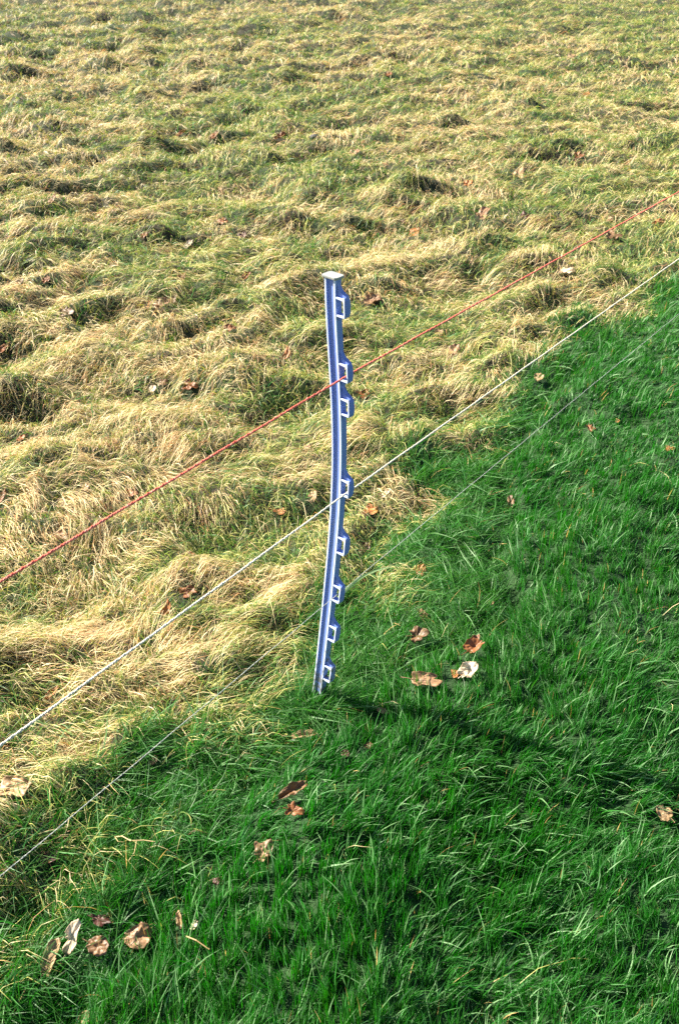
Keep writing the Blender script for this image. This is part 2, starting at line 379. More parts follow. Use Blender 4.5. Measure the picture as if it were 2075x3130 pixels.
twisted('red_wire', wire_points(lug_z[1][0] + 0.004, (1060, 1148), (0, 1780), (2075, 585), 13), 0.0019, [M_RED, M_RED2, M_RED],
        'red polywire running through the second lug from the top of the blue post', 'fence wire')
twisted('white_wire', wire_points(lug_z[3][0] + 0.004, (1068, 1504), (0, 2280), (2075, 790), 14), 0.0018, [M_WHITE, M_WHITE, M_WHITE],
        'thick white polywire through the middle of the blue post', 'fence wire')
twisted('thin_wire', wire_points(lug_z[5][0] + 0.004, (1040, 1816), (0, 2680), (2075, 958), 11), 0.0008, [M_GREY, M_GREY],
        'thin greyish white wire, lowest of the three wires on the blue post', 'fence wire', 0.02)

# ------------------------------------------------------------------ fallen leaves, each one a thing
RUST = (0.26, 0.10, 0.035); BROWN = (0.19, 0.105, 0.05); TAN = (0.43, 0.29, 0.16); PALE = (0.62, 0.48, 0.34); DARK = (0.085, 0.03, 0.02)
ORNG = (0.46, 0.19, 0.065); ROSE = (0.34, 0.20, 0.115); CREAM = (0.80, 0.66, 0.50)
# (u, v, width px, height px, style, colour, turn in degrees, tilt, label)
LV = [
(46,2404,88,78,'curl',TAN,20,30,'large pale tan curled leaf at the left edge below the white wire'),
(928,2242,78,36,'fold',TAN,25,25,'narrow folded tan leaf in the green grass just below the foot of the post'),
(898,2418,78,70,'fold',BROWN,52,35,'long dark folded leaf with a pale raised tip below the foot of the post'),
(905,2472,58,46,'lobed',RUST,10,35,'rusty brown leaf lying against the long dark folded leaf'),
(805,2597,62,74,'lobed',ROSE,70,45,'reddish brown crumpled leaf alone in the grass left of the lush green'),
(156,2620,60,44,'curl',DARK,30,25,'dark reddish leaf touching the thin wire near the left edge'),
(666,2680,38,22,'ovate',DARK,0,20,'small dark brown leaf sunk in the lower grass'),
(308,2808,74,36,'lobed',DARK,0,20,'dark red brown leaf just above the group of pale leaves'),
(233,2888,46,122,'upright',CREAM,78,62,'bright cream leaf standing upright, the palest of the lower left group'),
(160,2942,48,118,'curl',TAN,80,55,'tan curled leaf with a hole, leftmost of the lower left group'),
(420,2856,92,80,'fan',ROSE,12,42,'fan shaped leaf with dark veins, rightmost of the lower left group'),
(305,2890,66,62,'ovate',BROWN,15,40,'shaded brown leaf between the bright cream leaf and the veined fan leaf'),
(548,2800,30,54,'fold',TAN,120,45,'narrow pale folded leaf in the lower grass above the short dry stalk'),
(594,2815,18,34,'ovate',CREAM,100,45,'tiny cream leaf right of the narrow pale folded leaf'),
(255,3104,38,54,'curl',TAN,80,45,'tan leaf at the very bottom edge of the picture'),
(160,2110,32,52,'fold',ORNG,70,40,'slim orange tan leaf just above the white wire at lower left'),
(136,2174,28,36,'ovate',ROSE,60,35,'small rosy leaf hanging by the white wire at lower left'),
(468,2310,26,30,'ovate',BROWN,60,35,'little brown leaf above the thin wire in mixed grass'),
(1433,2050,48,64,'upright',CREAM,75,50,'cream white leaf at the edge of the lush green, with a torn top'),
(1394,2045,36,32,'lobed',ORNG,0,30,'small orange leaf touching the left side of the cream white leaf'),
(1304,2078,98,44,'curl',ROSE,5,25,'wide rosy brown leaf half buried at the edge of the lush green'),
(2030,2485,52,46,'ovate',TAN,150,35,'pale brown leaf at the right edge in the lush green grass'),
(1281,2710,16,18,'ovate',ORNG,30,30,'tiny orange leaf scrap in the middle of the lush green'),
(1056,2289,30,22,'ovate',DARK,0,20,'small dark leaf under the foot of the post, left of the lush green'),
(1126,2264,30,24,'lobed',BROWN,20,20,'small brown crumpled leaf on the left edge of the lush green'),
(1172,2160,42,18,'fold',TAN,175,20,'flat tan sliver of leaf right of the foot of the post'),
(1452,1972,46,62,'curl',RUST,75,45,'rust brown upright leaf just above the cream white leaf'),
(1281,1941,62,52,'lobed',BROWN,20,35,'brown leaf with a pale blade of grass lying over it, right of the lowest lugs'),
(1294,1869,46,36,'fold',ROSE,120,40,'bent pinkish leaf above the leaf crossed by a pale blade'),
(1281,1737,40,46,'ovate',ORNG,65,35,'orange yellow leaf right of the lower lugs in green grass'),
(1132,1549,52,40,'lobed',ORNG,35,30,'pale orange leaf right of the post, just under the white wire'),
(1109,1199,44,32,'lobed',RUST,10,30,'vivid rust leaf touching the right side of the third lug'),
(1806,1298,32,30,'lobed',RUST,120,30,'small rust leaf in the green grass near the right edge'),
(2046,1361,36,16,'ovate',ORNG,0,20,'flat ochre leaf at the right edge of the green grass'),
(1888,1275,14,14,'ovate',ORNG,0,20,'tiny orange scrap right of the small rust leaf on the green'),
(1647,1146,30,26,'ovate',TAN,30,30,'pale tan leaf on the dry grass just under the white wire at right'),
(1561,1526,24,44,'fold',BROWN,100,40,'thin brown leaf standing in the green right of the thin wire'),
(1180,1500,16,40,'fold',CREAM,80,45,'slim cream leaf standing on the dry grass under the white wire'),
(1499,1829,24,14,'ovate',TAN,40,25,'tiny tan leaf flat in the lush green right of the post'),
(1119,1658,34,36,'lobed',DARK,60,30,'dark leaf in the shadow right of the fifth lug'),
(583,1172,52,34,'lobed',RUST,10,30,'dark rust leaf, biggest of the cluster left of the red wire and post'),
(500,1163,36,24,'ovate',BROWN,20,25,'brown leaf left of the dark rust leaf in that cluster'),
(467,1181,22,22,'ovate',CREAM,130,30,'small cream leaf at the left end of the leaf cluster'),
(603,1228,34,18,'ovate',ORNG,15,25,'orange leaf just below the dark rust leaf of the cluster'),
(645,1206,20,28,'fold',TAN,50,35,'small tan folded leaf right of the cluster'),
(502,1250,32,34,'ovate',CREAM,100,30,'cream leaf standing below the leaf cluster'),
(401,1498,50,28,'lobed',RUST,10,25,'rust leaf under the red wire at centre left'),
(262,1478,22,30,'ovate',TAN,80,35,'small tan leaf above the red wire at left'),
(186,1624,62,34,'lobed',BROWN,0,30,'brown leaf just above the red wire at far left'),
(855,1551,46,26,'lobed',ORNG,5,30,'bright orange leaf left of the fourth lug above the white wire'),
(572,1686,48,24,'ovate',RUST,10,25,'dull rust leaf midway between the red and the white wire'),
(572,1800,70,40,'lobed',RUST,5,30,'broad rust red leaf just above the white wire'),
(507,1851,42,60,'crescent',ORNG,60,55,'curled orange leaf arching like a hook above the white wire'),
(242,1869,36,28,'ovate',TAN,20,30,'tan leaf in the dry grass left of the orange hooked leaf'),
(292,1924,34,26,'ovate',ROSE,50,30,'rosy leaf left of the white wire, below the tan one'),
(371,1929,44,22,'fold',TAN,10,25,'pale flat leaf close above the white wire'),
(956,1511,28,44,'ovate',TAN,110,35,'tan leaf close to the left side of the post above the white wire'),
(6,1511,18,48,'ovate',RUST,90,35,'rust leaf cut by the left edge of the picture'),
(63,1329,30,22,'ovate',ORNG,20,25,'small orange leaf in a hollow at the left edge above the red wire'),
(938,1355,26,20,'ovate',ROSE,20,30,'small rosy leaf left of the post between red and white wires'),
(573,729,22,30,'ovate',CREAM,80,40,'small bright cream leaf in the field at upper left'),
(504,806,24,26,'fold',BROWN,80,35,'small brown folded leaf below the bright cream leaf'),
(551,842,46,34,'lobed',RUST,20,30,'red brown leaf below the small brown folded leaf'),
(753,839,24,30,'fold',RUST,80,35,'upright rust leaf straight left of the post cap'),
(491,922,58,30,'curl',ROSE,10,30,'rosy curled leaf, larger of a pair left of the post'),
(530,908,24,34,'ovate',BROWN,70,35,'brown leaf, smaller of the pair left of the post'),
(703,1001,46,30,'lobed',RUST,15,30,'rust leaf left of the upper part of the post'),
(680,670,42,26,'lobed',RUST,10,30,'rust leaf in the field above and left of the post cap'),
(739,716,30,26,'ovate',DARK,0,30,'dark leaf in a hollow right of the rust leaf above the cap'),
(855,418,34,26,'fold',RUST,30,35,'orange red leaf in the upper field right of a dark tussock'),
(653,414,24,22,'ovate',RUST,30,30,'small rust leaf in the upper field, right one of two'),
(603,416,22,20,'ovate',BROWN,10,30,'small brown leaf in the upper field, left one of two'),
(723,225,30,14,'ovate',RUST,10,30,'tiny red leaf near the top of the field, left one of two'),
(786,226,26,22,'ovate',ORNG,40,30,'tiny orange leaf near the top of the field, right one of two'),
(875,1080,28,46,'crescent',ORNG,70,45,'orange curled leaf just left of the post and above the red wire'),
(8,1056,34,34,'lobed',RUST,20,30,'rust leaf at the left edge high above the red wire'),
(60,855,24,20,'ovate',BROWN,20,30,'brown leaf at the upper left edge of the field'),
(140,850,26,20,'ovate',RUST,40,30,'rust leaf right of the brown leaf at the upper left edge'),
(205,949,60,32,'lobed',BROWN,10,30,'large brown leaf in a hollow at left, level with the post top'),
(159,607,18,30,'ovate',ROSE,80,35,'small rosy leaf in the upper left field'),
(441,713,18,20,'ovate',RUST,80,35,'tiny rust leaf left of the bright cream leaf'),
(554,408,22,22,'fold',ORNG,40,35,'tiny orange folded leaf left of the two small upper leaves'),
(1472,650,50,44,'lobed',ROSE,20,30,'pale rosy leaf in the upper right field above the red wire'),
(1584,528,44,40,'lobed',TAN,50,30,'pale tan lobed leaf in the upper right field'),
(1877,716,52,30,'lobed',BROWN,10,30,'brown leaf touching the red wire at the right'),
(1733,825,42,22,'fold',CREAM,15,30,'cream leaf beside a dark tussock under the red wire'),
(1386,1069,38,46,'ovate',ROSE,70,35,'rosy oval leaf between the red wire and the white wire'),
(1342,1012,30,20,'ovate',TAN,20,30,'small tan leaf touching the underside of the red wire'),
(1264,706,34,30,'ovate',ORNG,30,30,'pale orange leaf right of and above the post cap'),
(1792,287,22,16,'ovate',ORNG,10,30,'tiny orange leaf in the far right field'),
(1770,473,34,18,'lobed',RUST,10,30,'red leaf in the dark hollow of the right hand tussock'),
(1605,656,34,22,'ovate',DARK,10,25,'dark leaf right of the pale rosy leaf'),
(1139,911,54,32,'curl',ROSE,20,30,'rosy curled leaf right of the topmost lug'),
(2010,673,40,16,'fold',ORNG,15,25,'orange flat leaf at the right edge above the red wire'),
(1238,673,26,16,'ovate',DARK,10,25,'small dark leaf in the hollow above the post'),
(1429,558,30,20,'ovate',ORNG,20,30,'pale orange leaf right of the big dark tussock'),
(1083,462,34,20,'ovate',ROSE,20,30,'rosy leaf in the field above the post cap'),
(1188,224,22,14,'ovate',RUST,10,30,'tiny rust leaf near the top middle of the field'),
(1865,663,20,18,'ovate',ROSE,10,30,'small rosy leaf above the brown leaf on the red wire'),
(1746,172,30,16,'ovate',TAN,10,30,'tan leaf near the top right of the field'),
(960,1186,0,0,'','',0,0,''),
]
LEAF_SPOTS = []
def make_leaf(u, v, wp, hp, style, colr, turn, tilt, label, seed):
    r = np.random.default_rng(seed)
    lawn = 0.5
    g = land(u, v, 0.022)
    _, _, d = project(g[0], g[1], g[2]); ppm = F / d
    el = math.asin(min(1, (H - g[2]) / math.hypot(math.hypot(g[0], g[1]), H - g[2])))
    til = math.radians(tilt if style in ('upright', 'crescent') else tilt * 0.6)
    yaw = math.radians((22 if hp > 100 else 36) if label.find('cream') >= 0 or (u, v) in ((46, 2404), (166, 2938), (418, 2856)) else 15)
    kk = 0.98 if v > 1900 else 0.95
    Wd = wp / ppm * kk / math.cos(yaw); Hd = hp / ppm / math.sin(min(math.pi / 2, el + til)) * kk
    ns, nr = 64, 9
    ph = np.linspace(0, 2 * math.pi, ns, endpoint=False)
    if style == 'lobed':
        nl = 5 if seed % 3 else 7
        saw = np.abs(((ph + 0.25 * np.sin(ph * 2 + seed)) / (2 * math.pi) * nl) % 1 * 2 - 1)
        rad = (0.66 + 0.34 * saw ** (0.9 + 0.5 * r.random())) * (0.82 + 0.22 * np.cos(ph) + 0.16 * np.sin(ph * 3 + seed)) + 0.05 * (np.arange(ns) % 3 == 0) + 0.04 * r.random(ns)
    elif style == 'fan':
        rad = 0.93 + 0.05 * np.abs(np.sin(ph * 6)) + 0.03 * r.random(ns)
    elif style in ('fold', 'upright'):
        rad = 0.9 + 0.10 * np.cos(2 * ph) + 0.10 * r.random(ns); 
    else:
        rad = 0.84 + 0.14 * np.cos(ph) ** 3 + 0.035 * np.sin(ph * 8 + seed) + 0.05 * np.sin(ph * 3 + seed) + 0.04 * (np.arange(ns) % 4 == 0)
    if style in ('upright', 'curl'):
        for _ in range(2):
            a0 = r.random() * 6.28; rad = rad * (1 - 0.45 * np.exp(-((np.angle(np.exp(1j * (ph - a0)))) / 0.16) ** 2))
    asp = {'fold': 0.55, 'upright': 0.55, 'crescent': 0.42, 'curl': 0.75}.get(style, 0.85)
    R = np.concatenate([[0.0], np.linspace(1.0 / nr, 1, nr)])
    pts = [(0.0, 0.0)]; rr = [0.0]; aa = [0.0]
    for i in range(1, nr + 1):
        for j in range(ns):
            q = R[i] * (rad[j] if i > 2 else (rad[j] * 0.5 + 0.45)); pts.append((q * math.cos(ph[j]), q * math.sin(ph[j]))); rr.append(R[i]); aa.append(ph[j])
    P = np.array(pts); rr = np.array(rr); aa = np.array(aa)
    if style == 'fan': P[:, 1] = P[:, 1] * (0.22 + 0.80 * ((P[:, 0] + 1) / 2) ** 0.8)
    x = P[:, 0]; y = P[:, 1]                                 # x along the midrib
    z = 0.10 * np.sin(aa * 5 + r.random() * 6) * rr ** 2 + 0.06 * np.sin(aa * 9 + r.random() * 6) * rr ** 3
    z = z + 0.26 * (vnoise(x * 2.6 + seed + 9, y * 2.6 + 5, 2) - 0.5) + 0.12 * (vnoise(x * 7 + seed + 9, y * 7 + 5, 3) - 0.5)
    if style == 'fold': z = z + 0.55 * np.abs(y); y = y * 0.75
    elif style == 'upright': z = z + 0.45 * y ** 2 + 0.22 * np.sin(x * 4.0)
    elif style == 'curl':
        kx = 1.9; z = z + (1 - np.cos(kx * y)) / kx * 0.9; y = np.sin(kx * y) / kx * 1.25; z = z + 0.2 * x ** 2
    elif style == 'fan': z = z + 0.07 * np.abs(np.sin(np.arctan2(y, x + 1.08) * 7)) * (x + 1) + 0.45 * y ** 2 - 0.15 * x ** 2
    elif style == 'crescent': 
        kx = 1.3; z = z + 0.3 * np.abs(y); y = y + 1.4 * x ** 2 - 0.4
    elif style == 'lobed': z = z + 0.28 * rr ** 2 * (0.6 + 0.4 * np.sin(aa + r.random() * 6))
    else: z = z + 0.30 * x ** 2 * np.sign(r.random() - 0.3) + 0.22 * y ** 2
    y = y * asp
    tr = math.radians(turn)
    X = x * math.cos(tr) - y * math.sin(tr); Y = x * math.sin(tr) + y * math.cos(tr)
    # fit the outline into the seen width and height
    X = (X - 0.5 * (X.max() + X.min())) / (X.max() - X.min()) * Wd
    ysz = (Y.max() - Y.min()); Y = (Y - 0.5 * (Y.max() + Y.min())) / ysz * Hd
    Z = (z - z.min()) * 0.5 * min(Wd, Hd)
    c_, s_ = math.cos(til), math.sin(til)
    V = np.stack([X, Y * c_ - Z * s_, Y * s_ + Z * c_], 1)
    V[:, 2] -= V[:, 2].min() + 0.006 + 0.25 * (0.5 * Hd * s_)
    fs = [(0, 1 + j, 1 + (j + 1) % ns) for j in range(ns)]
    Qd = []
    for i in range(nr - 1):
        for j in range(ns):
            a = 1 + i * ns + j; b = 1 + i * ns + (j + 1) % ns; Qd.append((a, a + ns, b + ns, b))
    base = np.array(colr)
    # veins: a midrib and side ribs, slightly darker than the blade
    if style == 'fan': vein = np.exp(-(np.abs(np.sin(np.arctan2(P[:, 1], P[:, 0] + 1.08) * 7)) / 0.30) ** 2)
    else:
        sx = (np.abs(P[:, 1]) * 0.9 - P[:, 0]) * 4.0; vein = np.maximum(np.exp(-(P[:, 1] / 0.05) ** 2), 0.6 * np.exp(-(np.abs((sx % 1) - 0.5) / 0.12) ** 2))
    mott = (0.55 + 0.85 * fbm(P[:, 0] * 2.2 + seed * 1.7 + 3, P[:, 1] * 2.2 + 3, 1, 3)) * (1 - 0.35 * (vnoise(P[:, 0] * 8 + seed, P[:, 1] * 8 + 3, 5) > 0.78))
    edge = 1 - 0.30 * smooth(0.82, 1.0, rr)
    C = base[None, :] * (mott * edge * (1 - 0.38 * vein))[:, None]
    C = C * np.array([1, 0.96, 0.9]) ** (rr[:, None] * 1.5)
    cent = land(u, v, 0.022); zoff = h1(cent[0], cent[1]) + (0.034 if hp > 100 else 0.022 if (v > 1900 and wp >= 44) else 0.013)
    o = fast_mesh('fallen_leaf', V, np.array(Qd), np.array(fs), C, M_LEAF)
    o.location = (float(cent[0]), float(cent[1]), zoff)
    o.rotation_euler = (0, 0, -yaw)
    sm = o.modifiers.new('thickness', 'SOLIDIFY'); sm.thickness = 0.0005
    tag(o, label, 'leaf', 'dead leaves scattered over the grass')
    if wp >= 44 and style != 'crescent':
        # stalk, from the base of the midrib
        i0 = 1 + (nr - 1) * ns + ns // 2; s0 = V[i0]; ax = s0 - V[0]; ax = ax / (np.linalg.norm(ax) + 1e-9)
        Ls = 0.38 * max(Wd, Hd); k = 5; n_ = 8; vv = []; r0 = 0.0009
        side = np.cross(ax, [0, 0, 1]); side /= np.linalg.norm(side) + 1e-9; upv = np.cross(side, ax)
        for i in range(n_ + 1):
            t = i / n_; c = s0 + ax * (Ls * t - 0.004) + np.array([0, 0, 0.15 * Ls * t * (1 - t) * 2]) + side * 0.15 * Ls * t * t
            for j in range(k):
                an = 2 * math.pi * j / k; vv.append(c + (math.cos(an) * side + math.sin(an) * upv) * r0 * (1 + 0.7 * (t > 0.9)))
        I = np.arange((n_ + 1) * k).reshape(-1, k); J = np.roll(I, -1, 1)
        Qs = np.stack([I[:-1], J[:-1], J[1:], I[1:]], -1).reshape(-1, 4)
        fast_mesh('stalk', np.array(vv), Qs, np.zeros((0, 3), int), np.tile(base * 0.75, (len(vv), 1)), M_LEAF, o)
    LEAF_SPOTS.append((cent[0], cent[1], 0.5 * Wd, 0.5 * Hd * c_, zoff))
for i, L in enumerate(LV):
    if L[2]: make_leaf(*L, seed=100 + i)

# ------------------------------------------------------------------ a dark stone, two dry stems, one long blade
M_STONE, n, b = new_mat('dark_stone'); tc = N(n, 'ShaderNodeTexCoord'); a = N(n, 'ShaderNodeTexNoise'); a.inputs['Scale'].default_value = 70; a.inputs['Detail'].default_value = 6
r = N(n, 'ShaderNodeValToRGB'); r.color_ramp.elements[0].color = (0.02, 0.02, 0.025, 1); r.color_ramp.elements[1].color = (0.11, 0.10, 0.10, 1)
n.links.new(tc.outputs['Object'], a.inputs[0]); n.links.new(a.outputs[0], r.inputs[0]); n.links.new(r.outputs[0], b.inputs['Base Color']); b.inputs['Roughness'].default_value = 0.8
bm = bmesh.new(); bmesh.ops.create_icosphere(bm, subdivisions=4, radius=1.0)
for vt in bm.verts:
    p = np.array(vt.co); q = vnoise(np.array([p[0] * 1.8 + 9 + p[2]]), np.array([p[1] * 1.8 + 4]), 1)[0]; q2 = vnoise(np.array([p[0] * 6 + p[2] * 4]), np.array([p[1] * 6]), 2)[0]
    vt.co = Vector(p * (0.75 + 0.4 * q + 0.10 * q2) * np.array([0.032, 0.026, 0.021]))
me = bpy.data.meshes.new('stone'); bm.to_mesh(me); bm.free(); me.shade_smooth(); me.materials.append(M_STONE)
stone = bpy.data.objects.new('stone', me); COL.objects.link(stone); g = land(962, 424, 0.012); stone.location = (float(g[0]), float(g[1]), h1(g[0], g[1]) + 0.02)
tag(stone, 'small dark round stone among the dry grass above the post', 'stone')
LEAF_SPOTS.append((g[0], g[1], 0.035, 0.03, 0))

def tube_path(name, uvs, lifts, r0, r1, colr, mat, parent=None, loc=None):
    P = []
    for (u, v), lf in zip(uvs, lifts):
        g = land(u, v, lf); P.append(np.array([g[0], g[1], h1(g[0], g[1]) + lf]))
    P = np.array(P); tt = np.linspace(0, len(P) - 1, 12 * (len(P) - 1) + 1); i0 = np.clip(tt.astype(int), 0, len(P) - 2); f = (tt - i0)[:, None]
    f = f * f * (3 - 2 * f) * 0.5 + f * 0.5
    Cc = P[i0] * (1 - f) + P[i0 + 1] * f; loc = Cc[0] if loc is None else np.array(loc)
    vv = []; k = 6
    for i, c in enumerate(Cc):
        d = Cc[min(i + 1, len(Cc) - 1)] - Cc[max(i - 1, 0)]; d /= np.linalg.norm(d); s = np.cross(d, [0, 0, 1]); s /= np.linalg.norm(s); u_ = np.cross(s, d)
        rr_ = r0 + (r1 - r0) * i / len(Cc); rr_ *= 1 + 0.25 * (i % 12 == 0)
        for j in range(k): an = 2 * math.pi * j / k; vv.append(c - loc + (math.cos(an) * s + math.sin(an) * u_) * rr_)
    I = np.arange(len(Cc) * k).reshape(-1, k); J = np.roll(I, -1, 1)
    Qs = np.stack([I[:-1], J[:-1], J[1:], I[1:]], -1).reshape(-1, 4)
    o = fast_mesh(name, np.array(vv), Qs, np.zeros((0, 3), int), np.tile(np.array(colr), (len(vv), 1)), mat, parent)
    if parent is None: o.location = tuple(float(q) for q in loc)
    return o, loc
o, lc = tube_path('dry_stem', [(352, 2558), (375, 2556), (400, 2570), (440, 2568), (474, 2573)], [0.03, 0.045, 0.05, 0.045, 0.04], 0.0013, 0.0009, (0.62, 0.47, 0.24), M_HAY)
tag(o, 'forked straw coloured dry stem lying on green grass at lower left', 'stem')
tube_path('side_stem', [(418, 2572), (412, 2605), (388, 2640)], [0.05, 0.045, 0.035], 0.0010, 0.0007, (0.58, 0.45, 0.2), M_HAY, o, lc)
tube_path('side_stem', [(352, 2558), (362, 2572), (378, 2574)], [0.03, 0.04, 0.04], 0.0009, 0.0006, (0.58, 0.45, 0.2), M_HAY, o, lc)
o, _ = tube_path('dry_stem', [(570, 2862), (600, 2874), (640, 2902)], [0.045, 0.045, 0.035], 0.0013, 0.0010, (0.60, 0.42, 0.2), M_HAY)
tag(o, 'short straight dry stalk lying in the lower green grass', 'stem')

def ribbon(name, P, w, colr, mat):
    P = np.array(P); sl = np.concatenate([[0], np.cumsum(np.linalg.norm(np.diff(P, axis=0), axis=1))]); tt = np.linspace(0, sl[-1], 24)
    Cc = np.stack([np.interp(tt, sl, P[:, i]) for i in range(3)], 1)
    for _ in range(4): Cc[1:-1] = 0.25 * Cc[:-2] + 0.5 * Cc[1:-1] + 0.25 * Cc[2:]
    loc = Cc[0]
    vv = []
    for i, c in enumerate(Cc):
        d = Cc[min(i + 1, 23)] - Cc[max(i - 1, 0)]; d /= np.linalg.norm(d); s = np.cross(d, [0.2, -0.8, 0.6]); s /= np.linalg.norm(s); nrm = np.cross(s, d)
        ww = w * (1 - (i / 23.0) ** 6) * 0.5 + 0.0002
        for q, dz in ((-1, 0.25), (0, 0.0), (1, 0.25)): vv.append(c - loc + s * ww * q + nrm * ww * dz)
    I = np.arange(len(Cc) * 3).reshape(-1, 3)
    Qs = np.concatenate([np.stack([I[:-1, j], I[:-1, j + 1], I[1:, j + 1], I[1:, j]], -1) for j in (0, 1)])
    o = fast_mesh(name, np.array(vv), Qs, np.zeros((0, 3), int), np.tile(np.array(colr), (len(vv), 1)), mat); o.location = tuple(float(q) for q in loc)
    return o
zb = lug_z[5][1]
p0 = on_plane_y(1050, 1812, 1.65); p1 = on_plane_y(1085, 1772, 1.645); p2 = on_plane_y(1130, 1745, 1.64); p3 = on_plane_y(1200, 1731, 1.63)
root_p = np.array([-0.030, 1.72, h1(-0.03, 1.72)])
o = ribbon('grass_blade', [root_p, root_p + np.array([0.008, -0.012, 0.12]), root_p + np.array([0.012, -0.03, 0.22]), p0, p1, p2, p3], 0.0075, (0.36, 0.50, 0.24), M_LAWN)
tag(o, 'long pale green grass blade arching out from behind the sixth lug of the post', 'blade of grass')

# ------------------------------------------------------------------ grass: two kinds of cover, nobody could count the blades
def scatter(n, n0_R, power, Rmax, mu, mv):
    """random places thinning out with distance from where one stands, kept a good way beyond the view on every side"""
    out = []
    got = 0
    Rg = np.linspace(0.45, Rmax, 4000); dens = Rg * np.minimum(1, (n0_R / Rg)) ** power; cdf = np.cumsum(dens); cdf /= cdf[-1]
    while got < n:
        m = int(n * 1.2)
        R = np.interp(rng.random(m), cdf, Rg) + (rng.random(m) - 0.5) * 0.004
        az = (rng.random(m) - 0.5) * 2 * math.radians(62)
        x = R * np.sin(az); y = R * np.cos(az); u, v, d = project(x, y, np.zeros(m))
        k = (u > -mu) & (u < 2075 + mu) & (v < 3130 + mv)
        out.append(np.stack([x[k], y[k]], 1)); got += k.sum()
    return np.concatenate(out)[:n]
def keep_off_leaves(x, y, p):
    k = np.ones(len(x), bool); rr = rng.random(len(x))
    for (cx, cy, a, b_, z) in LEAF_SPOTS:
        m = ((x - cx + 0.006) / (a * 0.95 + 0.006)) ** 2 + ((y - cy + 0.016) / (b_ * 0.9 + 0.022)) ** 2 < 1
        k &= ~(m & (rr > p))
    # the post itself
    k &= ~((np.abs(x - (-0.045)) < 0.018) & (np.abs(y - YP) < 0.014))
    return k
def blades(name, base, P, width, col0, col1, mat, roll):
    """P (n, s+1, 3) centre lines; ribbons tapering to a point"""
    n, s1, _ = P.shape; s = s1 - 1
    D = np.diff(P, axis=1); D = np.concatenate([D, D[:, -1:]], 1); D /= np.linalg.norm(D, axis=2, keepdims=True) + 1e-9
    D0 = P[:, -1] - P[:, 0]; D0 /= np.linalg.norm(D0, axis=1, keepdims=True) + 1e-9
    rv = rng.normal(0, 1, (n, 3)) * 0.6 + np.array([0, 0, roll]); W0 = np.cross(D0, rv); W0 /= np.linalg.norm(W0, axis=1, keepdims=True) + 1e-9
    Wv = np.broadcast_to(W0[:, None, :], D.shape)
    t = np.linspace(0, 1, s1); prof = np.minimum(1, 0.55 + 1.4 * t) * (1 - t ** 2.2)
    Wd = Wv * (width[:, None] * prof[None, :])[:, :, None] * 0.5
    Lf = (P - Wd)[:, :s]; Rt = (P + Wd)[:, :s]; tip = P[:, s:]
    Vv = np.concatenate([np.stack([Lf, Rt], 2).reshape(n, 2 * s, 3), tip], 1)        # n, 2s+1, 3
    o = (np.arange(n) * (2 * s + 1))[:, None]
    Qs = np.concatenate([np.stack([o[:, 0] + 2 * i, o[:, 0] + 2 * i + 1, o[:, 0] + 2 * i + 3, o[:, 0] + 2 * i + 2], 1) for i in range(s - 1)])
    Ts = np.stack([o[:, 0] + 2 * (s - 1), o[:, 0] + 2 * (s - 1) + 1, o[:, 0] + 2 * s], 1)
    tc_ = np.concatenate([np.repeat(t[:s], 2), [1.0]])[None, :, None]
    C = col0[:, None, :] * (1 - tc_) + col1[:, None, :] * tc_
    return fast_mesh(name, Vv.reshape(-1, 3), Qs, Ts, C.reshape(-1, 3), mat)

